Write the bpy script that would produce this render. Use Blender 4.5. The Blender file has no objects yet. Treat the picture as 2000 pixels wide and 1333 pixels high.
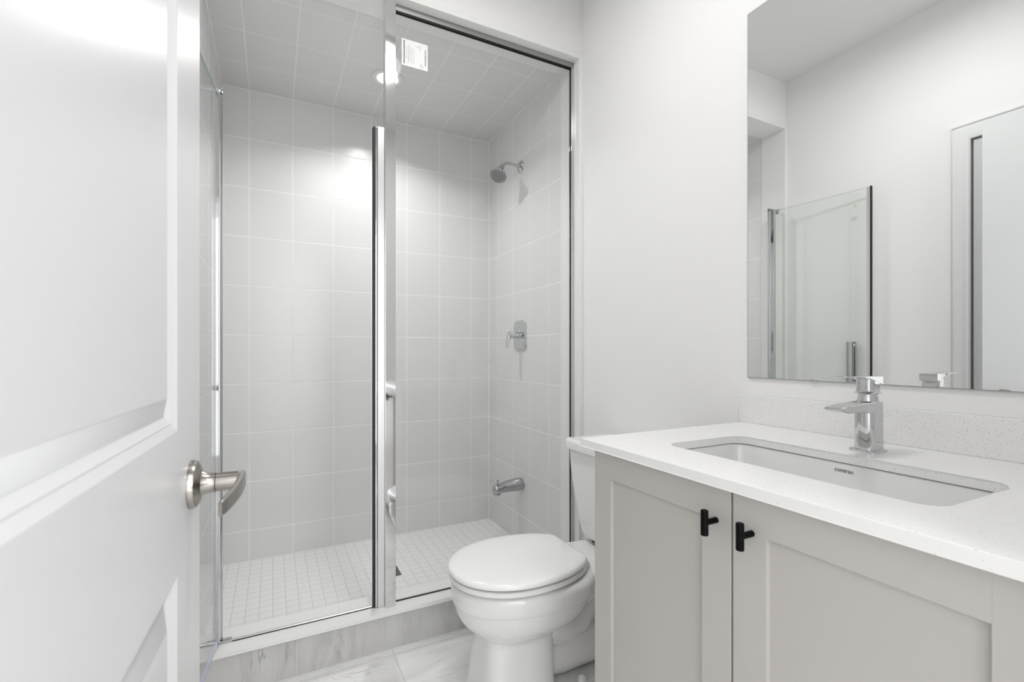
import bpy, bmesh, math, random
from mathutils import Vector, Matrix
random.seed(4)
S = bpy.context.scene
C = S.collection
R = math.radians
PI = math.pi

# ------------------------------------------------------------------ camera
CAMH = 1.12
cam = bpy.data.cameras.new('camera')
cam.sensor_width = 36; cam.lens = 918/2000*36; cam.shift_y = 20.5/2000
cam.clip_start = 0.01
co = bpy.data.objects.new('camera', cam); C.objects.link(co)
co.location = (0, 0, CAMH); co.rotation_euler = (R(90), 0, R(-26.96))
cam.dof.use_dof = True; cam.dof.focus_distance = 1.9; cam.dof.aperture_fstop = 7.5
S.camera = co
# ------------------------------------------------------------------ world, exposure
w = bpy.data.worlds.new('world'); S.world = w; w.use_nodes = True
w.node_tree.nodes['Background'].inputs[0].default_value = (0.95, 0.97, 1, 1)
w.node_tree.nodes['Background'].inputs[1].default_value = 0.3
vs = S.view_settings
vs.view_transform = 'Standard'; vs.look = 'None'; vs.gamma = 1; vs.exposure = 0.04
try: vs.use_curve_mapping = False
except Exception: pass

def area(name, loc, size, power, col=(1,1,1), rot=(0,0,0), shape='DISK', sy=None, spread=180):
    l = bpy.data.lights.new(name, 'AREA'); l.shape = shape; l.size = size
    if sy: l.size_y = sy
    l.energy = power; l.color = col; l.spread = R(spread)
    o = bpy.data.objects.new(name, l); C.objects.link(o); o.location = loc; o.rotation_euler = rot
    return o
P_SHOWER, P_ROOM, P_HALL = 5.2, 7.9, 8
area('shower_lamp', (0.507, 2.356, 2.452), 0.075, P_SHOWER, (1, .995, .985), spread=139)
area('room_lamp', (0.50, 0.98, 2.675), 0.26, P_ROOM, (1, .99, .975))
area('hall_fill_lamp', (0.45, -0.75, 2.62), 0.5, P_HALL, (1, .99, .98))  # unseen lamp added to send fill through the doorway
area('hall_fill_panel', (0.45, -1.27, 1.25), 1.9, 27, (.97, .985, 1), (R(-90), 0, R(180)), 'RECTANGLE', 2.1)  # large fill panel added behind the camera; the hall has no window

# ------------------------------------------------------------------ materials
def mat(name, col=(.8,.8,.8), rough=.5, metal=0, coat=0, spec=.5, emit=None, es=0):
    m = bpy.data.materials.new(name); m.use_nodes = True
    b = m.node_tree.nodes['Principled BSDF']
    b.inputs['Base Color'].default_value = (*col, 1)
    b.inputs['Roughness'].default_value = rough
    b.inputs['Metallic'].default_value = metal
    b.inputs['Coat Weight'].default_value = coat
    b.inputs['Coat Roughness'].default_value = .04
    b.inputs['Specular IOR Level'].default_value = spec
    if emit:
        b.inputs['Emission Color'].default_value = (*emit, 1)
        b.inputs['Emission Strength'].default_value = es
    return m
def nd(m, t, **k):
    n = m.node_tree.nodes.new(t)
    for a, v in k.items(): setattr(n, a, v)
    return n
def lk(m, a, b): m.node_tree.links.new(a, b)
def bsdf(m): return m.node_tree.nodes['Principled BSDF']
def math_(m, op, a, b=None, c=None):
    n = nd(m, 'ShaderNodeMath', operation=op)
    for i, v in enumerate((a, b, c)):
        if v is None: continue
        if isinstance(v, (int, float)): n.inputs[i].default_value = v
        else: lk(m, v, n.inputs[i])
    return n.outputs[0]
def mixc(m, f, a, b):
    n = nd(m, 'ShaderNodeMix', data_type='RGBA')
    if isinstance(f, (int, float)): n.inputs[0].default_value = f
    else: lk(m, f, n.inputs[0])
    for i, v in ((6, a), (7, b)):
        if isinstance(v, tuple): n.inputs[i].default_value = (*v, 1)
        else: lk(m, v, n.inputs[i])
    return n.outputs[2]
def ramp(m, f, stops):
    n = nd(m, 'ShaderNodeValToRGB'); lk(m, f, n.inputs[0])
    e = n.color_ramp.elements
    while len(e) < len(stops): e.new(.5)
    for i, (p, c) in enumerate(stops):
        e[i].position = p; e[i].color = (*c, 1) if isinstance(c, tuple) else (c, c, c, 1)
    return n.outputs[0]
def coords(m, scale=None, rot=None):
    t = nd(m, 'ShaderNodeTexCoord'); o = t.outputs['Object']
    if scale or rot:
        mp = nd(m, 'ShaderNodeMapping'); lk(m, o, mp.inputs[0])
        if scale: mp.inputs['Scale'].default_value = scale
        if rot: mp.inputs['Rotation'].default_value = rot
        o = mp.outputs[0]
    return o
def noise(m, vec, scale, detail=3, rough=.5, dist=0):
    n = nd(m, 'ShaderNodeTexNoise'); lk(m, vec, n.inputs['Vector'])
    n.inputs['Scale'].default_value = scale; n.inputs['Detail'].default_value = detail
    n.inputs['Roughness'].default_value = rough; n.inputs['Distortion'].default_value = dist
    return n.outputs['Fac']
def bump(m, h, strength, dist):
    n = nd(m, 'ShaderNodeBump'); n.inputs['Strength'].default_value = strength
    n.inputs['Distance'].default_value = dist; lk(m, h, n.inputs['Height'])
    lk(m, n.outputs[0], bsdf(m).inputs['Normal'])
    return n
def grid_mask(m, ax, offs, sizes, width):
    """1 on the joints of a tile grid, 0 on the tiles; plus soft version for bump"""
    t = nd(m, 'ShaderNodeTexCoord'); s = nd(m, 'ShaderNodeSeparateXYZ'); lk(m, t.outputs['Object'], s.inputs[0])
    outs, softs = [], []
    for a, o, z in zip(ax, offs, sizes):
        p = math_(m, 'SUBTRACT', s.outputs[a], o)
        f = math_(m, 'PINGPONG', p, z/2)           # distance to the nearest joint
        outs.append(math_(m, 'LESS_THAN', f, width/2))
        sm = nd(m, 'ShaderNodeMapRange', interpolation_type='SMOOTHSTEP')
        lk(m, f, sm.inputs[0]); sm.inputs[1].default_value = width/2; sm.inputs[2].default_value = width/2+.0025
        softs.append(sm.outputs[0])
    return (math_(m, 'MAXIMUM', outs[0], outs[1]) if len(outs) > 1 else outs[0],
            math_(m, 'MINIMUM', softs[0], softs[1]) if len(outs) > 1 else softs[0])

def tile_mat(name, ax, offs, sizes, col, grout, width, rough=.18, bmp=.5):
    m = mat(name, col, rough)
    g, soft = grid_mask(m, ax, offs, sizes, width)
    n = noise(m, coords(m), 2.2, 2)
    base = mixc(m, n, tuple(c*.985 for c in col), tuple(min(1, c*1.01) for c in col))
    lk(m, mixc(m, g, base, grout), bsdf(m).inputs['Base Color'])
    rr = nd(m, 'ShaderNodeMapRange'); lk(m, g, rr.inputs[0]); rr.inputs[3].default_value = rough; rr.inputs[4].default_value = .75
    lk(m, rr.outputs[0], bsdf(m).inputs['Roughness'])
    wav = math_(m, 'MULTIPLY', noise(m, coords(m), 9, 2), .25)
    bump(m, math_(m, 'ADD', soft, wav), bmp, .0012)
    return m

WTILE = (.78, .78, .776); WGROUT = (.95, .95, .94)
ZT = .1906-.2541        # a horizontal joint
M = {}
M['paint'] = mat('wall_paint', (.905, .90, .892), .55)
bump(M['paint'], noise(M['paint'], coords(M['paint']), 260, 2), .06, .001)
M['ceil_paint'] = mat('ceiling_paint', (.84, .84, .838), .8)
M['tile_back'] = tile_mat('shower_tile_back', (0, 2), (-.109, ZT), (.2055, .2541), WTILE, WGROUT, .0037, .26)
M['tile_side'] = tile_mat('shower_tile_side', (1, 2), (2.655, ZT), (.2017, .2541), WTILE, WGROUT, .0037, .26)
M['tile_ceil'] = tile_mat('shower_tile_ceiling', (0, 1), (-.109, 2.791), (.2055, .2523), (.78, .778, .77), (.95, .95, .94), .0042, .3)
M['mosaic'] = tile_mat('white_mosaic', (0, 1), (.0, 1.905), (.0508, .0508), (.92, .92, .915), (.70, .70, .70), .0028, .3, .4)

def marble(name, joints=None, col=(.89, .885, .875), vein=(.50, .49, .48), dark=.35, rot=(0, 0, R(20)), scl=(1.1, 5.0, 1.1), dist=2.2):
    m = mat(name, col, .16)
    v = coords(m, scl, rot)
    a = noise(m, v, 1.6, 6, .62, 1.1)
    soft = ramp(m, a, [(.40, col), (.52, tuple(c*.93 for c in col)), (.60, tuple(c*.84 for c in col)), (.68, col)])
    b = noise(m, v, 2.3, 6, .55, dist)
    thin = ramp(m, b, [(.485, 0.0), (.5, 1.0), (.515, 0.0)])
    br = ramp(m, noise(m, coords(m), 3.3, 3), [(.50, 0.0), (.66, 1.0)])
    f = math_(m, 'MULTIPLY', math_(m, 'MULTIPLY', thin, br), dark)
    c = mixc(m, f, soft, vein)
    if joints:
        g, soft_ = grid_mask(m, *joints)
        c = mixc(m, g, c, (.66, .655, .64))
        bump(m, soft_, .3, .001)
    lk(m, c, bsdf(m).inputs['Base Color'])
    return m
M['floor'] = marble('marble_floor_tile', ((0, 1), (.399, 1.745), (.605, .305), .003), dark=.7)
M['curb'] = marble('marble_curb_tile', ((0,), (.0735,), (.3315,), .003), col=(.63, .625, .612), vein=(.28, .27, .26), dark=1.0,
                   rot=(0, R(35), 0), scl=(6.5, 1.0, 1.0), dist=.5)

def quartz(name, speck=.55, col=(.88, .875, .865)):
    m = mat(name, col, .22)
    v = coords(m)
    out = None
    c = col
    for sc, th, dk in ((190, .20, speck), (420, .2, speck*.8), (110, .10, speck)):
        n = nd(m, 'ShaderNodeTexVoronoi'); n.inputs['Scale'].default_value = sc; lk(m, v, n.inputs['Vector'])
        near = math_(m, 'LESS_THAN', n.outputs['Distance'], th)
        s = nd(m, 'ShaderNodeSeparateColor'); lk(m, n.outputs['Color'], s.inputs[0])
        keep = math_(m, 'LESS_THAN', s.outputs[0], .33)
        f = math_(m, 'MULTIPLY', math_(m, 'MULTIPLY', near, keep), dk)
        c = mixc(m, f, c, (.52, .49, .46))
    lk(m, c, bsdf(m).inputs['Base Color'])
    return m
M['quartz'] = quartz('speckled_quartz', .65)
M['quartz_trim'] = quartz('quartz_trim', .12, (.87, .87, .855))
M['porcelain'] = mat('porcelain', (.86, .86, .85), .06, coat=.5)
M['seat_plastic'] = mat('seat_plastic', (.88, .88, .88), .16)
M['cabinet'] = mat('cabinet_paint', (.545, .523, .50), .42)
M['gap_shade'] = mat('cavity_shade', (.05, .05, .045), .8)  # near black: shade inside gaps and holes put into the colour
M['door_paint'] = mat('door_paint', (.70, .705, .717), .30)
M['chrome'] = mat('chrome', (.62, .63, .64), .04, 1)
M['chrome_dark'] = mat('chrome_dark_reflections', (.46, .465, .475), .07, 1)  # darker copy of the chrome, dark reflections put into its base colour
M['satin'] = mat('satin_aluminium', (.72, .72, .73), .30, 1)
M['channel'] = mat('satin_shaded', (.40, .40, .39), .42, 1)  # satin metal darkened, shade and soffit reflection put into the colour
M['post'] = mat('polished_aluminium', (.74, .74, .75), .05, 1)
M['nickel'] = mat('brushed_nickel', (.36, .34, .315), .25, 1)
M['black'] = mat('black_metal', (.002, .002, .0022), .45, spec=.1)
M['gasket'] = mat('black_rubber', (.006, .006, .006), .5)
M['mirror'] = mat('mirror_silver', (.90, .915, .905), .0, 1)
M['mirror_edge'] = mat('mirror_edge', (.33, .37, .36), .2)
M['trim_white'] = mat('trim_white', (.86, .865, .875), .3)
M['paper'] = mat('label_paper', (.88, .88, .89), .6)
M['ink'] = mat('ink', (.06, .06, .06), .6)
M['ink_grey'] = mat('grey_ink', (.38, .38, .38), .6)
M['logo'] = mat('logo_grey', (.10, .10, .11), .5)
M['lens'] = mat('lamp_lens', (.9, .9, .9), .4, emit=(1, .99, .97), es=4)
M['lampring'] = mat('lamp_ring', (.86, .86, .85), .4)
M['seal'] = mat('clear_seal', (.55, .57, .70), .2)
M['steel'] = mat('drain_steel', (.16, .16, .16), .3, 1)
M['button'] = mat('bumper_plastic', (.62, .64, .54), .2)
M['hall_floor'] = mat('hall_floor', (.42, .36, .30), .4)

def glass_mat(name, tint, r=1.0):
    m = bpy.data.materials.new(name); m.use_nodes = True
    nt = m.node_tree; nt.nodes.clear()
    out = nd(m, 'ShaderNodeOutputMaterial'); mx = nd(m, 'ShaderNodeMixShader')
    tr = nd(m, 'ShaderNodeBsdfTransparent'); tr.inputs[0].default_value = (*tint, 1)
    gl = nd(m, 'ShaderNodeBsdfGlossy'); gl.inputs['Roughness'].default_value = 0.0
    # Schlick reflectance, the same from either side of the pane
    lw = nd(m, 'ShaderNodeLayerWeight'); lw.inputs['Blend'].default_value = .5
    f = math_(m, 'ADD', math_(m, 'MULTIPLY', math_(m, 'POWER', lw.outputs['Facing'], 5.0), .9*r), .042*r)
    lk(m, f, mx.inputs[0]); lk(m, tr.outputs[0], mx.inputs[1]); lk(m, gl.outputs[0], mx.inputs[2])
    lk(m, mx.outputs[0], out.inputs[0])
    return m
M['glass'] = glass_mat('clear_glass', (.988, .993, .990), .85)
M['glass_edge'] = mat('glass_edge', (.30, .40, .38), .1)

# ------------------------------------------------------------------ mesh helpers
def V(*a): return Vector(a)
def add_box(bm, x0, x1, y0, y1, z0, z1, bev=0, seg=2, mi=0):
    vs_ = [bm.verts.new((x, y, z)) for z in (z0, z1) for (x, y) in ((x0, y0), (x1, y0), (x1, y1), (x0, y1))]
    idx = ((3,2,1,0), (4,5,6,7), (0,1,5,4), (1,2,6,5), (2,3,7,6), (3,0,4,7))
    fs = [bm.faces.new([vs_[i] for i in f]) for f in idx]
    for f in fs: f.material_index = mi
    if bev:
        es = list({e for f in fs for e in f.edges})
        bmesh.ops.bevel(bm, geom=es, offset=bev, segments=seg, profile=.5, affect='EDGES')
def bx(*a, **k):
    bm = bmesh.new(); add_box(bm, *a, **k); return bm
def loft(bm, rings, cap0=True, cap1=True, closed=True, mi=0):
    vr = [[bm.verts.new(p) for p in r] for r in rings]
    n = len(vr[0])
    for a, b in zip(vr, vr[1:]):
        for i in range(n if closed else n-1):
            j = (i+1) % n
            bm.faces.new((a[i], a[j], b[j], b[i])).material_index = mi
    if cap0: bm.faces.new(list(reversed(vr[0]))).material_index = mi
    if cap1: bm.faces.new(vr[-1]).material_index = mi
    return vr
def frame(d):
    d = d.normalized()
    up = V(0,0,1) if abs(d.z) < .95 else V(1,0,0)
    a = up.cross(d).normalized(); b = d.cross(a).normalized()
    return a, b
def add_tube(bm, pts, rad, n=20, caps=True, flat=(1, 1), up=None, mi=0):
    pts = [V(*p) for p in pts]
    if isinstance(rad, (int, float)): rad = [rad]*len(pts)
    rings = []; prev = None
    for i, p in enumerate(pts):
        d = (pts[min(i+1, len(pts)-1)]-pts[max(i-1, 0)])
        if prev is None: a, b = frame(d)
        else:
            dn = d.normalized(); a = (prev-dn*prev.dot(dn)).normalized(); b = dn.cross(a)
        prev = a
        rings.append([p + a*math.cos(t*2*PI/n)*rad[i]*flat[0] + b*math.sin(t*2*PI/n)*rad[i]*flat[1] for t in range(n)])
    loft(bm, rings, caps, caps, mi=mi)
def add_lathe(bm, prof, c=(0,0,0), axis=(0,0,1), n=32, cap=True, mi=0):
    """prof: (radius, distance along axis)"""
    ax = V(*axis).normalized(); a, b = frame(ax); c = V(*c)
    rings = []
    for r, h in prof:
        r = max(r, 1e-5)
        rings.append([c+ax*h+a*math.cos(t*2*PI/n)*r+b*math.sin(t*2*PI/n)*r for t in range(n)])
    loft(bm, rings, cap, cap, mi=mi)
def rrect(cx, cy, hx, hy, r, n=6):
    r = min(r, hx-1e-5, hy-1e-5); p = []
    for qx, qy, a0 in ((1,1,0), (-1,1,90), (-1,-1,180), (1,-1,270)):
        for i in range(n+1):
            a = R(a0+90*i/n)
            p.append((cx+qx*(hx-r)+r*math.cos(a), cy+qy*(hy-r)+r*math.sin(a)))
    return p
def rr_prism(bm, cx, cy, hx, hy, r, zs, plane='xy', n=6, mi=0):
    """zs: list of (h, inset)"""
    rings = []
    for h, ins in zs:
        pts = rrect(cx, cy, hx-ins, hy-ins, max(r-ins, .0004), n)
        if plane == 'xy': rings.append([V(x, y, h) for x, y in pts])
        elif plane == 'yz': rings.append([V(h, x, y) for x, y in pts])
        else: rings.append([V(x, h, y) for x, y in pts])
    loft(bm, rings, mi=mi)
def plate_hole(bm, outer, inner, z0, z1, mi=0):
    """flat plate with a hole, from 2-D outlines"""
    for z, flip in ((z0, True), (z1, False)):
        es = []
        for loop in (outer, inner):
            vv = [bm.verts.new((x, y, z)) for x, y in loop]
            es += [bm.edges.new((vv[i], vv[(i+1) % len(vv)])) for i in range(len(vv))]
        bmesh.ops.triangle_fill(bm, edges=es, use_beauty=True, use_dissolve=True)
    for loop in (outer, inner):
        a = [bm.verts.new((x, y, z0)) for x, y in loop]; b = [bm.verts.new((x, y, z1)) for x, y in loop]
        for i in range(len(a)):
            j = (i+1) % len(a); bm.faces.new((a[i], a[j], b[j], b[i]))
    bmesh.ops.remove_doubles(bm, verts=bm.verts, dist=1e-5)

def obj(name, bm, m, parent=None, smooth=40, label=None, sub=0):
    bmesh.ops.recalc_face_normals(bm, faces=bm.faces)
    org = V(0,0,0)
    p = parent
    while p is not None: org = org + p.location; p = p.parent
    me = bpy.data.meshes.new(name)
    bmesh.ops.translate(bm, verts=bm.verts, vec=-org)
    bm.to_mesh(me); bm.free()
    for x in (m if isinstance(m, list) else [m]): me.materials.append(x)
    if smooth:
        me.polygons.foreach_set('use_smooth', [True]*len(me.polygons))
        me.set_sharp_from_angle(angle=R(smooth))
    o = bpy.data.objects.new(name, me); C.objects.link(o)
    if smooth:
        wn = o.modifiers.new('normals', 'WEIGHTED_NORMAL'); wn.keep_sharp = True; wn.weight = 100
    if parent: o.parent = parent
    if label: o['label'] = label
    if sub:
        md = o.modifiers.new('sub', 'SUBSURF'); md.levels = sub; md.render_levels = sub
    return o
def thing(name, label, cat, loc=(0,0,0), group=None):
    o = bpy.data.objects.new(name, None); C.objects.link(o); o.location = loc
    o.empty_display_size = .05
    o['label'] = label; o['category'] = cat
    if group: o['group'] = group
    return o
def struct(name, bm, m, label=None, cat=None, smooth=40):
    o = obj(name, bm, m, None, smooth); o['kind'] = 'structure'
    if label: o['label'] = label; o['category'] = cat or name.split('_')[0]
    return o
def text_bm(txt, size, mtx, extrude=.0002):
    cu = bpy.data.curves.new('t', 'FONT'); cu.body = txt; cu.size = size; cu.extrude = extrude
    cu.align_x = 'CENTER'; cu.align_y = 'CENTER'; cu.resolution_u = 3
    o = bpy.data.objects.new('t', cu); C.objects.link(o)
    dg = bpy.context.evaluated_depsgraph_get()
    me = bpy.data.meshes.new_from_object(o.evaluated_get(dg))
    bm = bmesh.new(); bm.from_mesh(me); bm.transform(mtx)
    bpy.data.objects.remove(o); bpy.data.curves.remove(cu); bpy.data.meshes.remove(me)
    return bm

# ------------------------------------------------------------------ room shell
XL, XR = -.25, 1.27          # painted side walls
SL, SR = -.2315, 1.2535      # tiled side walls of the shower
YH, YB, YN = 1.79, 2.793, .10  # header wall face, shower back wall, near wall face
ZC, ZS, ZF = 2.75, 2.478, .034 # room ceiling, shower ceiling, shower floor
HY0 = -1.30

bm = bx(XL-.12, XR+.12, HY0-.1, YH+.03, -.05, 0)
struct('floor', bm, M['floor'], 'white marble look floor tiles with grey veins', 'floor')
bm = bx(XL-.12, XR+.12, YN-.12, YH+.01, ZC, ZC+.05)
struct('ceiling', bm, M['ceil_paint'], 'plain white room ceiling', 'ceiling')
bm = bx(XR, XR+.12, HY0, YH+.12, 0, ZC)
struct('wall_right', bm, M['paint'], 'off-white painted wall behind the vanity and toilet', 'wall')
DY0, DY1, DZ = .175, .94, 2.07    # doorway in the left wall
bm = bmesh.new()
add_box(bm, XL-.12, XL, HY0, DY0, 0, ZC)
add_box(bm, XL-.12, XL, DY1, YH+.12, 0, ZC)
add_box(bm, XL-.12, XL, DY0, DY1, DZ, ZC)
struct('wall_left', bm, M['paint'], 'off-white painted wall seen in the mirror', 'wall')
EX0, EX1 = -.137, .64             # entry doorway in the near wall
bm = bmesh.new()
add_box(bm, XL, EX0, YN-.12, YN, 0, ZC)
add_box(bm, EX1, XR, YN-.12, YN, 0, ZC)
add_box(bm, EX0, EX1, YN-.12, YN, 2.10, ZC)
struct('wall_near', bm, M['paint'], 'painted wall around the entry doorway', 'wall')
struct('wall_header', bx(XL, XR, YH, YH+.14, ZS+.008, ZC), M['paint'], 'painted bulkhead wall above the shower opening', 'wall')
struct('wall_back', bx(SL-.12, SR+.12, YB, YB+.1, 0, ZS+.05), M['tile_back'], 'shower back wall in pale grey rectangular tiles', 'wall')
TY = 1.935                         # where the tile stops and the slab jamb starts
struct('wall_shower_right', bx(SR, SR+.1, TY, YB, 0, ZS+.05), M['tile_side'], 'tiled shower wall with the shower head and valve', 'wall')
struct('wall_shower_left', bx(SL-.1, SL, TY, YB, 0, ZS+.05), M['tile_side'], 'tiled shower wall behind the door hinge', 'wall')
struct('ceiling_shower', bx(SL, SR, TY-.01, YB, ZS, ZS+.05), M['tile_ceil'], 'tiled shower ceiling', 'ceiling')
struct('floor_shower', bx(SL, SR, 1.90, YB, 0, ZF), M['mosaic'], 'shower floor of small white square mosaic tiles', 'floor')
# curb and slab surround
struct('wall_curb', bx(SL-.018, SR+.016, 1.782, 1.90, 0, .133), M['curb'], 'grey veined marble tile face of the shower curb', 'curb')
struct('trim_1', bx(SL-.018, SR+.016, 1.768, 1.918, .133, .149, bev=.0012), M['quartz_trim'], 'white quartz slab on top of the shower curb', 'trim')
struct('trim_2', bx(1.2505, 1.27, 1.782, TY, .149, ZS+.008, bev=.001), M['quartz_trim'], 'white slab jamb on the right of the shower opening', 'trim')
struct('trim_3', bx(XL, SL+.003, 1.782, TY, .149, ZS+.008, bev=.001), M['quartz_trim'], 'white slab jamb on the left of the shower opening', 'trim')
struct('trim_4', bx(SL+.003, 1.2505, 1.782, TY, 2.466, ZS+.008, bev=.001), M['quartz_trim'], 'white slab under the header of the shower opening', 'trim')
# white grout bead in the inner corners
bm = bmesh.new(); g = .0035
for x in (SL, SR-g):
    add_box(bm, x, x+g, YB-g, YB, ZF, ZS)
    add_box(bm, x, x+g, TY, YB, ZS-g, ZS)
add_box(bm, SL, SR, YB-g, YB, ZS-g, ZS)
mg = mat('grout_bead', WGROUT, .7)
struct('trim_5', bm, mg, 'white grout bead along the shower corners', 'trim')

# hall beyond the camera
struct('wall_hall_back', bx(-1.6, 2.6, HY0-.1, HY0, 0, ZC), M['paint'])
bm = bmesh.new(); add_box(bm, -1.7, -1.6, HY0, YN-.12, 0, ZC); struct('wall_hall_left', bm, M['paint'])
bm = bmesh.new(); add_box(bm, 2.6, 2.7, HY0, YN-.12, 0, ZC); struct('wall_hall_right', bm, M['paint'])
struct('ceiling_hall', bx(-1.6, 2.6, HY0, YN-.12, ZC, ZC+.05), M['ceil_paint'])

# ------------------------------------------------------------------ closed door in the left wall (seen in the mirror)
def casing_profile():      # (distance from opening, protrusion)
    return [(0, 0), (0, .010), (.008, .013), (.014, .011), (.030, .016), (.052, .017), (.056, .013), (.060, .013), (.064, .019), (.070, .019), (.070, 0)]
def casing(y0, y1, z1, x, sgn, dist=1):
    bm = bmesh.new(); pr = casing_profile()
    rings = []
    for (py, pz, dy, dz) in ((y0, 0, -1, 0), (y0, z1, -1, 1), (y1, z1, 1, 1), (y1, 0, 1, 0)):
        rings.append([V(x+sgn*t, py+dy*d, pz+dz*d) for d, t in pr])
    loft(bm, rings, True, True, closed=True)
    return bm
d2 = struct('door_2', bx(XL-.037, XL-.002, DY0+.006, DY1-.006, .01, DZ-.006, bev=.001), M['door_paint'],
            'closed white door in the left wall, seen only in the mirror', 'door')
bm = bmesh.new()
obj('door_casing', casing(DY0, DY1, DZ, XL, 1), M['trim_white'], d2, 30)
bm = bmesh.new()
add_box(bm, XL-.12, XL-.037, DY0, DY0+.02, 0, DZ); add_box(bm, XL-.12, XL-.037, DY1-.02, DY1, 0, DZ)
add_box(bm, XL-.12, XL-.037, DY0+.02, DY1-.02, DZ-.02, DZ); add_box(bm, XL-.12, XL-.10, DY0+.02, DY1-.02, 0, DZ-.02)
obj('door_stop_shade', bm, M['gap_shade'], d2)  # stop and backing coloured dark as the shade in the door gap

# ------------------------------------------------------------------ open entry door on the left
def panel_door():
    """slab standing in local X (0 = latch edge, W = hinge) / Z; face at y = 0 looking to +y, back at -T"""
    W, H, T = .762, 2.072, .035
    bm = bmesh.new()
    st = .142; rails = [(0, .22), (.832, 1.012), (1.935, H)]   # z of bottom, lock and top rail
    prof = [(0, 0), (.0015, -.0005), (.0095, -.0048), (.0118, -.0046), (.020, -.0100), (.023, -.0100), (.044, -.0020), (.0465, -.0012)]
    pan = [(st, W-st, rails[0][1], rails[1][0]), (st, W-st, rails[1][1], rails[2][0])]
    for y, sg in ((0, 1), (-T, -1)):
        def q(a, b, c, d):
            bm.faces.new([bm.verts.new(p) for p in (a, b, c, d)])
        xs = [0, st, W-st, W]; zs = [0, rails[0][1], rails[1][0], rails[1][1], rails[2][0], H]
        for i in range(3):
            for j in range(5):
                if i == 1 and j in (1, 3): continue
                q((xs[i], y, zs[j]), (xs[i+1], y, zs[j]), (xs[i+1], y, zs[j+1]), (xs[i], y, zs[j+1]))
        for (x0, x1, z0, z1) in pan:
            rings = [[V(x0+d, y+sg*h, z0+d), V(x1-d, y+sg*h, z0+d), V(x1-d, y+sg*h, z1-d), V(x0+d, y+sg*h, z1-d)] for d, h in prof]
            loft(bm, rings, False, True)
    for a, b in (((0,0), (W,0)), ((W,0), (W,H)), ((W,H), (0,H)), ((0,H), (0,0))):
        bm.faces.new([bm.verts.new(p) for p in ((a[0],0,a[1]), (b[0],0,b[1]), (b[0],-T,b[1]), (a[0],-T,a[1]))])
    bmesh.ops.remove_doubles(bm, verts=bm.verts, dist=1e-5)
    return bm, W
phi = R(2.6)
E = V(-.0996, .855, .008)
# local x (latch -> hinge) goes to (-sin, -cos); local +y is the face normal, towards +X
MD = Matrix.Translation(E) @ Matrix(((-math.sin(phi), math.cos(phi), 0, 0), (-math.cos(phi), -math.sin(phi), 0, 0), (0, 0, 1, 0), (0, 0, 0, 1)))
bm, DW = panel_door()
bm.transform(MD)
d1 = struct('door_1', bm, M['door_paint'], 'open white two-panel entry door with a nickel lever handle at left', 'door', smooth=25)
HX, HZ = .066, .926
def lever_parts(sg):
    y0 = 0 if sg > 0 else -.035
    b = bmesh.new()
    add_lathe(b, [(.0335, 0), (.0335, .004), (.032, .008), (.027, .011), (.0175, .014), (.0145, .020), (.0135, .027), (.0135, .030)],
              (HX, y0, HZ), (0, sg, 0), 48)
    b.transform(MD)
    h = obj('door_handle', b, M['nickel'], d1, 35, 'brushed nickel door handle')
    b = bmesh.new()
    # barrel and curved, returning lever blade
    add_lathe(b, [(.0125, .0305), (.0130, .031), (.0130, .058), (.0120, .0605), (.006, .061)], (HX, y0, HZ), (0, sg, 0), 40)
    rings = []
    for i in range(19):
        u = i/18
        x = HX-.014 + .146*u
        y = .0615 - .001*u - .008*u**2 + .003*math.sin(u*PI)
        th = .0052*(1-.35*u); hh = .0125*(1-.25*u)
        if i in (0, 18): th *= .6; hh *= .85
        # blade cross section (y thickness, z height)
        tang = -.001-.016*u+.0094*math.cos(u*PI)
        pts = rrect(0, 0, th, hh, th*.9, 4)
        nx = -tang/.146
        rings.append([V(x+py*0+px*nx, y0+sg*(y+px), HZ+py-.002*u) for px, py in pts])
    loft(b, rings)
    b.transform(MD)
    obj('lever', b, M['nickel'], h, 35)
lever_parts(1); 
bm = bmesh.new(); add_box(bm, -.0015, .001, -.030, -.005, .90, .955)
bm.transform(MD); obj('latch_plate', bm, M['nickel'], d1)
for z in (.25, 1.05, 1.85):
    bm = bmesh.new(); add_tube(bm, [(DW+.006, .004, z-.045), (DW+.006, .004, z+.045)], .006, 14)
    add_box(bm, DW-.001, DW+.002, -.033, 0, z-.045, z+.045)
    bm.transform(MD); obj('hinge', bm, M['nickel'], d1)

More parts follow.
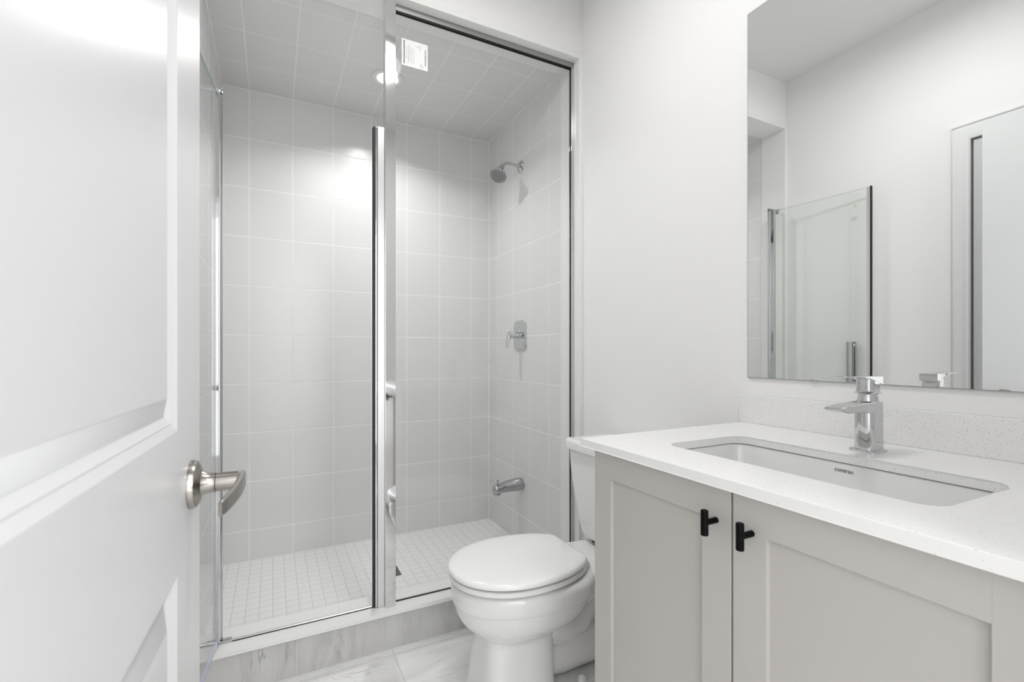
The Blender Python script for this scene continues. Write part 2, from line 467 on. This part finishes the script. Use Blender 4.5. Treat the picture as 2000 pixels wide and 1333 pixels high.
# ------------------------------------------------------------------ vanity
CX = .682                # cabinet face
VY0, VY1 = .155, .907
van = thing('vanity_cabinet', 'greige shaker vanity cabinet with two doors under the quartz countertop', 'cabinet', (.97, (VY0+VY1)/2, 0))
bm = bmesh.new()
add_box(bm, CX+.022, 1.262, VY0, VY0+.018, .0, .891)
add_box(bm, CX+.022, 1.262, VY1-.018, VY1, .0, .891)
add_box(bm, CX+.022, 1.262, VY0+.018, VY1-.018, .09, .108)
add_box(bm, 1.250, 1.262, VY0+.018, VY1-.018, .108, .76)
add_box(bm, CX+.08, CX+.095, VY0+.018, VY1-.018, 0, .09)
add_box(bm, CX+.022, CX+.040, VY0+.018, VY1-.018, .855, .891)
obj('cabinet_body', bm, M['cabinet'], van)
def shaker(y0, y1, z0, z1, knob_y):
    bm = bmesh.new(); st = .060; x0, x1 = CX, CX+.020
    add_box(bm, x0, x1, y0, y0+st, z0, z1, bev=.0012)
    add_box(bm, x0, x1, y1-st, y1, z0, z1, bev=.0012)
    add_box(bm, x0+.0002, x1, y0+st-.001, y1-st+.001, z1-st, z1, bev=.0010)
    add_box(bm, x0+.0002, x1, y0+st-.001, y1-st+.001, z0, z0+st, bev=.0010)
    add_box(bm, x0+.008, x1-.002, y0+st-.005, y1-st+.005, z0+st-.005, z1-st+.005)
    d = obj('door', bm, M['cabinet'], van, 30)
    kz = .829
    b = bmesh.new()
    add_lathe(b, [(.0052, 0), (.0052, .024)], (CX, knob_y, kz), (-1, 0, 0), 20)
    add_lathe(b, [(.0055, -.0215), (.0063, -.0205), (.0063, .0205), (.0055, .0215)], (CX-.0285, knob_y, kz), (0, 0, 1), 24)
    obj('knob', b, M['black'], d, 40, 'black T-bar knob')
shaker(.5345, VY1, .095, .889, .5635)
shaker(VY0, .5305, .095, .889, .4955)

CT = .910
ct = thing('countertop', 'white speckled quartz countertop with a backsplash on the vanity', 'countertop', (.97, .53, CT-.018))
outer = [(.664, YN+.002), (1.268, YN+.002), (1.268, .940), (.664, .940)]
hole = rrect(.915, .545, .125, .248, .035, 8)
bm = bmesh.new(); plate_hole(bm, outer, hole, CT-.018, CT)
es = [e for e in bm.edges if len(e.link_faces) == 2 and e.calc_face_angle(0) > 1.2]
bmesh.ops.bevel(bm, geom=es, offset=.0012, segments=2, profile=.5, affect='EDGES')
obj('counter_slab', bm, M['quartz'], ct, 30)
obj('backsplash', bx(1.250, 1.269, YN+.002, .950, CT, .991, bev=.0012), M['quartz'], ct)

# undermount basin
sk = thing('sink', 'white rectangular undermount sink basin below the countertop opening', 'sink', (.915, .545, .74))
bm = bmesh.new()
prof = [(.0, .020), (.0, -.006), (-.002, -.0062)]
rings = []
def ring(hx, hy, r, z): return [V(x, y, z) for x, y in rrect(.915, .545, hx, hy, r, 8)]
rings += [ring(.150, .273, .05, CT-.019), ring(.130, .253, .037, CT-.019), ring(.127, .250, .037, CT-.021),
          ring(.1245, .247, .037, CT-.04), ring(.118, .240, .040, CT-.10), ring(.108, .230, .045, CT-.138), ring(.092, .214, .05, CT-.150),
          ring(.05, .12, .045, CT-.154), ring(.02, .02, .0199, CT-.157)]
out = [ring(.026, .026, .0259, CT-.172), ring(.10, .222, .05, CT-.165), ring(.122, .245, .05, CT-.145), ring(.135, .258, .05, CT-.035), ring(.150, .273, .05, CT-.031)]
loft(bm, rings+out, False, False)
vv = list(bm.verts)
n = len(rings[0])
bm.verts.ensure_lookup_table()
k = len(rings)+len(out)
for i in range(n):
    j = (i+1) % n
    bm.faces.new((bm.verts[(k-1)*n+i], bm.verts[(k-1)*n+j], bm.verts[j], bm.verts[i]))
obj('basin', bm, M['porcelain'], sk, 35)
bm = bmesh.new(); add_lathe(bm, [(.001, .012), (.017, .0125), (.0215, .0105), (.0225, .004), (.016, .0)], (.915, .545, CT-.1625), (0, 0, 1), 32)
obj('drain_plug', bm, M['chrome'], sk)
# maker's word printed on the back wall of the basin
sl = -math.atan2(.0025, .019)
mt = Matrix.Translation((1.0394, .5485, CT-.0335)) @ Matrix.Rotation(-sl, 4, 'Y') @ Matrix.Rotation(R(-90), 4, 'Z') @ Matrix.Rotation(R(90), 4, 'X')
obj('printed_logo', text_bm('contrac', .0118, mt), M['logo'], sk, 0, 'small dark lettering reading contrac')

# ------------------------------------------------------------------ faucet
FX, FY = 1.122, .545
fa = thing('faucet', 'chrome single-lever basin faucet standing behind the sink', 'faucet', (FX, FY, CT))
bm = bmesh.new()
rr_prism(bm, FX, FY, .0275, .026, .008, [(CT, 0), (CT+.0035, 0), (CT+.0055, .0025)])
obj('base_plate', bm, M['chrome'], fa)
bm = bmesh.new()   # column: flat sides, bowed front
rings = []
for z, s in ((CT+.005, 1), (CT+.060, .98), (CT+.098, .97), (CT+.104, .96), (CT+.106, .86)):
    pts = []
    for i in range(33):
        a = R(-90-180*i/32)     # bowed front towards -x
        pts.append((FX-.010+.014*math.cos(a)*1.0, FY+.0195*math.copysign(abs(math.sin(a))**.75, math.sin(a))))
    pts += [(FX+.020, FY+.0195), (FX+.0225, FY+.017), (FX+.0225, FY-.017), (FX+.020, FY-.0195)]
    rings.append([V(FX+(x-FX)*s, FY+(y-FY)*s, z) for x, y in pts])
loft(bm, rings)
obj('body', bm, M['chrome'], fa, 30)
bm = bmesh.new()   # spout: a wedge sloping gently to a chamfered tip
rings = []
for x, hw, zt, zb in ((FX-.005, .0190, CT+.1050, CT+.080), (FX-.022, .0190, CT+.1045, CT+.082), (FX-.06, .0185, CT+.1035, CT+.0855),
                      (FX-.098, .0180, CT+.1015, CT+.0865), (FX-.106, .0178, CT+.1005, CT+.0868), (FX-.125, .0172, CT+.0985, CT+.0915), (FX-.128, .0165, CT+.0970, CT+.0930)):
    c = .0018
    rings.append([V(x, FY-hw, zb+c), V(x, FY-hw, zt-c), V(x, FY-hw+c, zt), V(x, FY+hw-c, zt), V(x, FY+hw, zt-c), V(x, FY+hw, zb+c), V(x, FY+hw-c, zb), V(x, FY-hw+c, zb)])
loft(bm, rings)
obj('spout', bm, M['chrome'], fa, 30)
bm = bmesh.new()
add_lathe(bm, [(.019, .104), (.0192, .108), (.0180, .113), (.0172, .119), (.0185, .1225)], (FX, FY, CT), (0, 0, 1), 40)
rr_prism(bm, FX+.0005, FY, .0215, .0185, .006, [(CT+.1215, .002), (CT+.1235, 0), (CT+.1245, .001)])
obj('neck', bm, M['chrome'], fa)
bm = bmesh.new()   # handle block and flat lever
rings = []
for z, s in ((CT+.1255, .95), (CT+.1275, 1), (CT+.146, 1), (CT+.152, .97)):
    rings.append([V(FX+x*s, FY+y*s, z) for x, y in rrect(0, 0, .0205, .0175, .012, 8)])
loft(bm, rings)
rings = []
for x, hw, zt, th in ((FX+.0245, .0165, .1575, .006), (FX+.022, .0178, .1585, .019), (FX-.01, .0178, .1590, .010), (FX-.030, .0176, .1593, .0050),
                      (FX-.07, .0170, .1600, .0040), (FX-.090, .0160, .1603, .0032), (FX-.101, .0135, .1603, .0024), (FX-.105, .0085, .1602, .0016)):
    zt += CT; c = min(.0012, th*.4)
    rings.append([V(x, FY-hw, zt-th+c), V(x, FY-hw, zt-c), V(x, FY-hw+c, zt), V(x, FY+hw-c, zt), V(x, FY+hw, zt-c), V(x, FY+hw, zt-th+c), V(x, FY+hw-c, zt-th), V(x, FY-hw+c, zt-th)])
loft(bm, rings)
obj('lever', bm, M['chrome'], fa, 30)

# ------------------------------------------------------------------ wall mirror
mi = thing('wall_mirror', 'large frameless rectangular mirror on the wall above the vanity', 'mirror', (1.268, .53, 1.042))
bm = bmesh.new(); add_box(bm, 1.2645, 1.2695, YN+.03, .9335, 1.042, 2.128, bev=0)
obj('backing', bm, M['mirror_edge'], mi)
bm = bmesh.new(); v4 = [bm.verts.new(p) for p in ((1.2640, YN+.0318, 1.0438), (1.2640, YN+.0318, 2.1262), (1.2640, .9317, 2.1262), (1.2640, .9317, 1.0438))]
bm.faces.new(v4); r = bmesh.ops.extrude_face_region(bm, geom=bm.faces[:]); bmesh.ops.translate(bm, verts=[v for v in r['geom'] if isinstance(v, bmesh.types.BMVert)], vec=(.0006, 0, 0))
obj('mirror_glass', bm, M['mirror'], mi, 0)
for y in (.30, .74):
    obj('clip', bx(1.2615, 1.2638, y-.009, y+.009, 1.0405, 1.0465, bev=.0006), M['chrome'], mi)

# ------------------------------------------------------------------ toilet
TYc = 1.362
to = thing('toilet', 'white two-piece toilet with closed lid beside the vanity', 'toilet', (.9, TYc, 0))
def egg(xf, xb, hw, z, n=48, p=2.15, bp=3.2, wide=.56):
    """outline: rounded front at xf (towards -x), squarer back at xb, widest at `wide` of the length"""
    L = xb-xf; xc = xf+L*wide; pts = []
    for i in range(n):
        a = 2*PI*i/n; c, s = math.cos(a), math.sin(a)
        e = p if c < 0 else bp
        rx = (xc-xf) if c < 0 else (xb-xc)
        x = xc+rx*math.copysign(abs(c)**(2/e), c)
        y = hw*math.copysign(abs(s)**(2/e), s)
        pts.append(V(x, TYc+y, z))
    return pts
bm = bmesh.new()
rings = [egg(.552, .815, .120, 0, p=5, bp=5), egg(.556, .812, .116, .02, p=5, bp=5), egg(.568, .808, .105, .09, p=5, bp=5), egg(.576, .808, .100, .16, p=4.5, bp=5),
         egg(.580, .812, .099, .215, p=3.6, bp=4), egg(.577, .822, .105, .236, p=2.9, bp=3.5), egg(.560, .85, .122, .249, p=2.5), egg(.538, .88, .140, .265), egg(.520, .905, .153, .285), egg(.507, .93, .163, .31),
         egg(.5005, .945, .1685, .337), egg(.4985, .95, .1705, .341), egg(.4950, .953, .1735, .345), egg(.4935, .955, .175, .354), egg(.493, .957, .176, .382), egg(.4945, .955, .1745, .391), egg(.4985, .951, .170, .398), egg(.506, .944, .162, .4025),
         egg(.517, .93, .150, .4035), egg(.535, .92, .135, .400)]
loft(bm, rings)
# rear deck that carries the tank
rings = []
for x, hw, zb, zt in ((.86, .135, .30, .404), (.90, .140, .315, .404), (.96, .132, .335, .404), (1.03, .122, .345, .404), (1.12, .118, .345, .404), (1.20, .112, .345, .402), (1.225, .100, .352, .396)):
    r_ = []
    for y, z in rrect(0, (zb+zt)/2, hw, (zt-zb)/2, .018, 5): r_.append(V(x, TYc+y, z))
    rings.append(r_)
loft(bm, rings)
# trapway body behind the pedestal
add_tube(bm, [(.74, TYc, .27), (.80, TYc, .25), (.87, TYc, .20), (.93, TYc, .21), (.98, TYc, .27), (1.02, TYc, .33), (1.05, TYc, .36)],
         [.085, .095, .082, .070, .062, .062, .062], 28)
add_tube(bm, [(.79, TYc, .10), (.845, TYc, .112), (.93, TYc, .118), (1.02, TYc, .112), (1.06, TYc, .06), (1.065, TYc, .005)],
         [.060, .078, .080, .078, .072, .075], 28)
rr_prism(bm, .90, TYc, .185, .112, .05, [(0, 0), (.036, .003), (.046, .014)])
obj('bowl', bm, M['porcelain'], to, 45)
for s in (-1, 1):
    bm = bmesh.new()
    add_lathe(bm, [(.0165, 0), (.0165, .010), (.0145, .018), (.008, .023), (.001, .0245)], (.900, TYc+s*.098, .040), (0, 0, 1), 24)
    obj('bolt_cap', bm, M['seat_plastic'], to)
bm = bmesh.new()     # seat ring
def slab_egg(ins, z, xf=.484, hw=.181, xb=.918):
    q = egg(xf+ins, .955-ins*.6, hw-ins, z, n=96, p=2.1, bp=2.2, wide=.46)
    for v in q: v.x = min(v.x, xb-ins*.5)
    return q
ro = [slab_egg(.008, .4115, .487, .180, .913), slab_egg(.001, .4128, .487, .180, .913), slab_egg(0, .4150, .487, .180, .913), slab_egg(0, .4255, .487, .180, .913), slab_egg(.005, .4290, .487, .180, .913)]
ri = [egg(.575, .84, .11, .4290, n=96), egg(.575, .84, .11, .4100, n=96)]
loft(bm, ro+ri, False, False)
bm.verts.ensure_lookup_table(); nn = 96
for i in range(nn):
    j = (i+1) % nn
    bm.faces.new((bm.verts[6*nn+i], bm.verts[6*nn+j], bm.verts[j], bm.verts[i]))
obj('seat', bm, M['seat_plastic'], to, 40)
bm = bmesh.new()
lid_egg = slab_egg
loft(bm, [lid_egg(.010, .4340), lid_egg(.001, .4342), lid_egg(0, .436), lid_egg(0, .442), lid_egg(.003, .4475), lid_egg(.010, .4515), lid_egg(.03, .4545), lid_egg(.09, .457), lid_egg(.15, .4575)])
obj('lid', bm, M['seat_plastic'], to, 60)
for s in (-1, 1):
    bm = bmesh.new(); add_tube(bm, [(.921, TYc+s*.075-.022, .4215), (.921, TYc+s*.075+.022, .4215)], .0095, 20)
    add_box(bm, .915, .938, TYc+s*.075-.018, TYc+s*.075+.018, .402, .418, bev=.003)
    obj('seat_hinge', bm, M['seat_plastic'], to)
bm = bmesh.new()     # tank
rings = []
for z, x0, x1, hw, r in ((.420, 1.062, 1.225, .112, .03), (.424, 1.050, 1.235, .122, .03), (.440, 1.045, 1.240, .130, .03), (.50, 1.041, 1.248, .152, .032), (.57, 1.040, 1.252, .173, .032),
                         (.63, 1.040, 1.254, .190, .032), (.70, 1.040, 1.255, .201, .032), (.742, 1.040, 1.255, .204, .032)):
    rings.append([V(x, y, z) for x, y in rrect((x0+x1)/2, TYc, (x1-x0)/2, hw, r, 8)])
loft(bm, rings)
obj('tank', bm, M['porcelain'], to, 50)
bm = bmesh.new()
rings = []
for z, i in ((.742, .008), (.743, 0), (.766, 0), (.774, .003), (.779, .009), (.7805, .02), (.781, .05)):
    rings.append([V(x, y, z) for x, y in rrect(1.144, TYc, .119-i, .216-i, .034-min(i, .02), 8)])
loft(bm, rings)
obj('tank_lid', bm, M['porcelain'], to, 50)
obj('tank_gasket', bx(1.07, 1.22, TYc-.08, TYc+.08, .402, .422, bev=.004), M['gasket'], to)

# ------------------------------------------------------------------ shower screen (fixed part)
GY = 1.833
ss = thing('shower_screen', 'fixed clear glass shower panel in chrome channels with a tall post', 'shower screen', (.8, GY, .149))

def pane(b):       # cut edges of the pane get the greenish edge look
    fs = sorted(b.faces, key=lambda f: f.calc_area())
    for f in fs[:4]: f.material_index = 1
    return b
obj('glass_pane', pane(bx(.412, 1.246, GY-.003, GY+.003, .152, 2.448)), [M['glass'], M['glass_edge']], ss, 0)
bm = bx(.379, .418, 1.800, 1.840, .1495, 2.465, bev=.0008)
obj('post', bm, M['post'], ss, 30)
bm = bmesh.new()
add_box(bm, .4185, 1.2495, GY-.010, GY-.005, 2.442, 2.4655, bev=.0008); add_box(bm, .4185, 1.2495, GY+.005, GY+.010, 2.442, 2.4655, bev=.0008)
add_box(bm, .4185, 1.2495, GY-.006, GY+.006, 2.452, 2.4655)
obj('top_channel', bm, M['channel'], ss)
bm = bmesh.new()
add_box(bm, 1.237, 1.250, GY-.010, GY-.005, .1495, 2.442, bev=.0008); add_box(bm, 1.237, 1.250, GY+.005, GY+.010, .1495, 2.442, bev=.0008)
obj('wall_channel', bm, M['chrome'], ss)
bm = bmesh.new()
add_box(bm, .4185, 1.237, GY-.0065, GY-.0031, 2.437, 2.446); add_box(bm, .4185, 1.237, GY+.0031, GY+.0065, 2.437, 2.446)
add_box(bm, 1.2355, 1.2375, GY-.0055, GY-.0031, .1495, 2.446)
obj('gasket', bm, M['gasket'], ss)
obj('sill_strip', bx(.4185, 1.237, GY-.0055, GY-.0031, .1495, .1535), M['gasket'], ss)
# strike jamb with magnetic gasket, door height
bm = bmesh.new(); add_box(bm, .3535, .3785, 1.8135, 1.838, .1495, 1.972, bev=.001)
st = obj('strike_jamb', bm, M['satin'], ss)
obj('magnet_strip', bx(.3365, .3445, 1.815, 1.836, .156, 1.970, bev=.001), M['gasket'], st)
bm = bmesh.new(); add_box(bm, .3450, .3533, 1.8165, 1.836, .152, 1.970, bev=.0015); obj('jamb_lip', bm, M['chrome'], st)
# label on the glass
gy = GY-.0032
lab = obj('paper_label', bx(.4476, .552, gy-.0003, gy, 2.241, 2.345), M['paper'], ss, 0, 'white paper label covered in small print')
bm = bmesh.new()
random.seed(8)
z = 2.248
while z < 2.339:
    h = random.uniform(.0022, .0045)
    add_box(bm, .4555+random.uniform(-.0004, .0004), .4595+random.uniform(-.0006, .0008), gy-.0006, gy-.0003, z, min(z+h, 2.340)); z += h+random.uniform(.0004, .0009)
obj('heading_print', bm, M['ink'], lab, 0); bm = bmesh.new()
z = 2.258
while z < 2.325:
    add_box(bm, .5400, .5455, gy-.0006, gy-.0003, z, z+random.uniform(.0006, .0014)); z += .0024
obj('barcode', bm, M['ink'], lab, 0)
bm = bmesh.new()
for x, z0, z1 in ((.466, 2.268, 2.312), (.473, 2.254, 2.322), (.479, 2.262, 2.318), (.487, 2.252, 2.318)):
    z = z0
    while z < z1:
        h = random.uniform(.001, .005); add_box(bm, x, x+.0018, gy-.0006, gy-.0003, z, z+h); z += h+.0012
for k_ in range(7):
    add_box(bm, .4945, .4985, gy-.0006, gy-.0003, 2.258+k_*.0085, 2.2605+k_*.0085)
obj('address_print', bm, M['ink_grey'], lab, 0); bm = bmesh.new()
for x, z0, z1 in ((.508, 2.322, 2.330), (.515, 2.322, 2.334), (.521, 2.312, 2.334)):
    add_box(bm, x, x+.0014, gy-.0006, gy-.0003, z0, z1)
obj('date_print', bm, M['ink_grey'], lab, 0); bm = bmesh.new()
for x, z0, z1 in ((.520, 2.246, 2.262), (.527, 2.246, 2.264), (.532, 2.247, 2.258)):
    add_box(bm, x, x+.0014, gy-.0006, gy-.0003, z0, z1)
obj('small_print', bm, M['ink_grey'], lab, 0)

# ------------------------------------------------------------------ hinged shower door, swung open into the room
HXp, HYp = -.162, GY
sd = thing('shower_door', 'open frameless glass shower door on a chrome pivot bar, swung into the room', 'shower door', (HXp, HYp, .15))
dirv = V(-math.sin(R(5.5)), -math.cos(R(5.5)), 0); nor = V(-dirv.y, dirv.x, 0)   # nor = +x-ish
def dbox(u0, u1, n0, n1, z0, z1, bev=0):
    b = bx(u0, u1, n0, n1, z0, z1, bev=bev)
    b.transform(Matrix.Translation((HXp, HYp, 0)) @ Matrix(((dirv.x, nor.x, 0, 0), (dirv.y, nor.y, 0, 0), (0, 0, 1, 0), (0, 0, 0, 1))))
    return b
obj('glass_pane', pane(dbox(.012, .515, -.003, .003, .170, 1.968)), [M['glass'], M['glass_edge']], sd, 0)
bm = bmesh.new()
add_tube(bm, [(HXp, HYp, .165), (HXp, HYp, 1.972)], .0135, 28)
obj('pivot_bar', bm, M['chrome'], sd)
obj('clamp_bar', dbox(.004, .030, -.010, .010, .165, 1.974, bev=.004), M['chrome'], sd)
bm = bmesh.new(); add_lathe(bm, [(.0128, 0), (.0128, .004)], (HXp, HYp, 1.9722), (0, 0, 1), 28); add_lathe(bm, [(.0128, 0), (.0128, -.004)], (HXp, HYp, .165), (0, 0, 1), 28)
obj('bush', bm, M['gasket'], sd)
bm = bmesh.new()
add_lathe(bm, [(.0140, .0), (.0140, .010), (.012, .0125), (.004, .013)], (HXp, HYp, 1.9764), (0, 0, 1), 28)
add_box(bm, SL+.0035, HXp, HYp-.007, HYp+.007, 1.9770, 1.9870, bev=.002)
add_box(bm, SL+.0035, SL+.012, HYp-.012, HYp+.012, 1.966, 1.992, bev=.002)
obj('top_bracket', bm, M['chrome'], sd)
bm = bmesh.new()
add_box(bm, SL+.0035, HXp+.040, HYp-.008, HYp+.008, .1495, .1600, bev=.002)
obj('bottom_bracket', bm, M['chrome'], sd)
obj('edge_gasket', dbox(.516, .5235, -.0055, .0055, .170, 1.972, bev=.001), M['gasket'], sd)
obj('edge_profile', dbox(.502, .516, -.0048, .0048, .170, 1.970, bev=.001), M['satin'], sd)
bm = dbox(.030, .502, -.0045, .0045, .158, .1745, bev=.001); obj('bottom_seal', bm, M['seal'], sd)
bm = bmesh.new()
hb = bmesh.new()
for s in (-1, 1):
    n0, n1 = (.020, .034) if s > 0 else (-.034, -.020)
    add_box(hb, .417, .443, n0, n1, .958, 1.172, bev=.002)
    for z in (.975, 1.155):
        add_box(hb, .423, .437, min(.0032*s, n0 if s > 0 else n1), max(.0032*s, n0 if s > 0 else n1), z-.007, z+.007, bev=.001)
hb.transform(Matrix.Translation((HXp, HYp, 0)) @ Matrix(((dirv.x, nor.x, 0, 0), (dirv.y, nor.y, 0, 0), (0, 0, 1, 0), (0, 0, 0, 1))))
obj('pull_handle', hb, M['chrome'], sd, 35, 'chrome rectangular pull handle')
bm.free()
bm = bmesh.new(); add_lathe(bm, [(.0085, 0), (.0085, .002), (.006, .0035), (.001, .0038)], (.448, .0032, 1.888), (0, 1, 0), 24)
bm.transform(Matrix.Translation((HXp, HYp, 0)) @ Matrix(((dirv.x, nor.x, 0, 0), (dirv.y, nor.y, 0, 0), (0, 0, 1, 0), (0, 0, 0, 1))))
obj('bumper', bm, M['button'], sd)
# threshold strip under the closed position of the door
th = thing('threshold_strip', 'slim chrome threshold strip on the curb between pivot bar and post', 'threshold', (.1, GY, .149))
bm = bmesh.new(); rings = []
for x in (HXp+.041, .352): rings.append([V(x, GY-.006+y, .1495+z) for y, z in ((0, 0), (0, .0025), (.003, .0045), (.009, .005), (.013, 0))])
loft(bm, rings); obj('rubber_lip', bx(HXp+.041, .352, GY-.0085, GY-.0062, .1495, .1515), M['gasket'], th)
obj('strip', bm, M['satin'], th, 50)

# ------------------------------------------------------------------ shower fittings on the right tiled wall
W0 = SR-.0005
sh = thing('wall_shower', 'round chrome shower head on a bent arm on the right tiled wall', 'shower head', (W0, 2.352, 2.167))
bm = bmesh.new(); add_lathe(bm, [(.034, 0), (.034, .002), (.031, .006), (.020, .010), (.013, .013), (.0115, .018)], (W0, 2.352, 2.167), (-1, 0, 0), 40)
obj('flange', bm, M['chrome_dark'], sh)
bm = bmesh.new(); pts = []
for i in range(15):
    u = i/14
    if u < .4: pts.append((W0-.012-.06*u/.4, 2.352, 2.167+.006*math.sin(u/.4*PI/2)))
    else:
        v = (u-.4)/.6; a = v*R(52)
        pts.append((W0-.072-.055*math.sin(a), 2.352, 2.173-.055*(1-math.cos(a))-.0*v))
last = pts[-1]; dx, dz = -math.cos(R(52)), -math.sin(R(52))
pts.append((last[0]+dx*.010, 2.352, last[2]+dz*.010))
add_tube(bm, pts, .0088, 20); obj('arm', bm, M['chrome_dark'], sh)
hc = V(pts[-1][0], 2.352, pts[-1][2])
ha = V(-.45, -.30, -.84).normalized()
bm = bmesh.new(); add_lathe(bm, [(.010, -.010), (.0155, -.004), (.0165, .004), (.014, .011), (.019, .018), (.030, .036), (.042, .056), (.0485, .066), (.050, .070), (.049, .074), (.046, .0755)], hc, ha, 48)
hd = obj('shower_head', bm, M['chrome_dark'], sh, 50)
bm = bmesh.new(); add_lathe(bm, [(.0455, .0752), (.044, .0775), (.0005, .0785)], hc, ha, 40)
a_, b_ = frame(ha)
for ring_r, cnt in ((.008, 6), (.017, 11), (.026, 17), (.035, 23), (.041, 28)):
    for i in range(cnt):
        t = 2*PI*i/cnt; p = hc+ha*.078+a_*math.cos(t)*ring_r+b_*math.sin(t)*ring_r
        add_lathe(bm, [(.0021, 0), (.0016, .0025)], p, ha, 6, mi=1)
obj('spray_face', bm, [mat('nozzle_plate', (.10, .10, .105), .35), mat('nozzle_tips', (.62, .62, .63), .4)], hd, 40)

sv = thing('shower_valve', 'chrome shower valve with rounded plate and lever on the right tiled wall', 'shower valve', (W0, 2.355, 1.213))
bm = bmesh.new(); rr_prism(bm, 2.355, 1.213, .072, .083, .030, [(W0, 0), (W0-.006, 0), (W0-.010, .003), (W0-.012, .009)], plane='yz', n=8)
obj('plate', bm, M['chrome'], sv, 35)
bm = bmesh.new(); add_lathe(bm, [(.026, .010), (.026, .014), (.021, .018), (.0185, .035), (.0185, .040), (.0170, .042), (.0200, .043), (.0205, .070), (.018, .078), (.004, .079)], (W0, 2.355, 1.213), (-1, 0, 0), 40)
obj('cartridge_sleeve', bm, M['chrome'], sv, 35)
bm = bmesh.new(); rings = []
for u in [i/10 for i in range(11)]:
    x = W0-.070-.016*math.sin(u*PI*.5); z = 1.222-.082*u; hw = .016-.004*u; t_ = .009*(1-.6*u)+.001
    rings.append([V(x+px, 2.355+py, z) for px, py in rrect(0, 0, t_, hw, t_*.8, 4)])
loft(bm, rings); obj('lever', bm, M['chrome'], sv, 40)

ts = thing('tub_spout', 'chrome diverter spout low on the right tiled wall', 'spout', (W0, 2.343, .372))
bm = bmesh.new(); rings = []
for u, rz, ry, dz in ((0, .0345, .0345, 0), (.02, .036, .036, 0), (.03, .036, .036, 0), (.07, .033, .034, -.001), (.11, .029, .031, -.004), (.14, .026, .029, -.008), (.160, .027, .027, -.011), (.170, .024, .024, -.013), (.175, .015, .016, -.013)):
    rings.append([V(W0-u, 2.343+ry*math.cos(2*PI*i/32), .372+dz+rz*math.sin(2*PI*i/32)) for i in range(32)])
loft(bm, rings)
add_lathe(bm, [(.020, 0), (.0215, .028), (.019, .032)], (W0-.152, 2.343, .362), (0, 0, -1), 28)
obj('body', bm, M['chrome_dark'], ts, 50)
bm = bmesh.new(); add_lathe(bm, [(.0035, 0), (.0035, .016), (.0075, .018), (.0075, .023), (.004, .0255)], (W0-.150, 2.343, .386), (0, 0, 1), 20)
obj('diverter_knob', bm, M['chrome_dark'], ts)

# floor drain
dr = thing('floor_drain', 'small square steel drain in the mosaic shower floor', 'drain', (.505, 2.33, ZF))
bm = bmesh.new(); c = .052
add_box(bm, .505-c, .505+c, 2.33-c, 2.33+c, ZF+.0002, ZF+.0035, bev=.0008)
o = obj('frame', bm, M['steel'], dr)
bm = bmesh.new()
for i in range(-3, 4):
    for j in range(-3, 4):
        if abs(i)+abs(j) < 5: add_box(bm, .505+i*.0125-.004, .505+i*.0125+.004, 2.33+j*.0125-.004, 2.33+j*.0125+.004, ZF+.0034, ZF+.0039)
obj('grate_hole_shade', bm, M['gap_shade'], dr)  # dark squares painted as the shade in the drain holes

# ------------------------------------------------------------------ lamps
rl = thing('recessed_light', 'round recessed downlight lit in the tiled shower ceiling', 'ceiling light', (.507, 2.356, ZS))
bm = bmesh.new()
add_lathe(bm, [(.074, 0), (.074, -.004), (.070, -.007), (.056, -.009), (.050, -.006), (.046, -.0005)], (.507, 2.356, ZS), (0, 0, 1), 48)
obj('trim_ring', bm, M['lampring'], rl)
bm = bmesh.new(); add_lathe(bm, [(.049, -.0062), (.040, -.011), (.02, -.0135), (.001, -.014)], (.507, 2.356, ZS), (0, 0, 1), 40)
obj('lens', bm, M['lens'], rl)
cl = thing('ceiling_light', 'round flush ceiling light in the middle of the room, above the frame', 'ceiling light', (.50, .98, ZC))
bm = bmesh.new(); add_lathe(bm, [(.165, 0), (.165, -.02), (.155, -.025)], (.50, .98, ZC), (0, 0, 1), 48); obj('base', bm, M['lampring'], cl)
bm = bmesh.new(); add_lathe(bm, [(.150, -.025), (.142, -.045), (.10, -.060), (.04, -.066), (.001, -.067)], (.50, .98, ZC), (0, 0, 1), 48); obj('diffuser', bm, M['lens'], cl)
hl = thing('ceiling_light', 'unseen round flush ceiling light added in the hall behind the camera for fill', 'ceiling light', (.45, -.75, ZC))  # fixture made up to carry the added hall fill
bm = bmesh.new(); add_lathe(bm, [(.20, 0), (.20, -.03), (.19, -.05), (.12, -.08), (.001, -.09)], (.45, -.75, ZC), (0, 0, 1), 48); obj('diffuser', bm, M['lens'], hl)
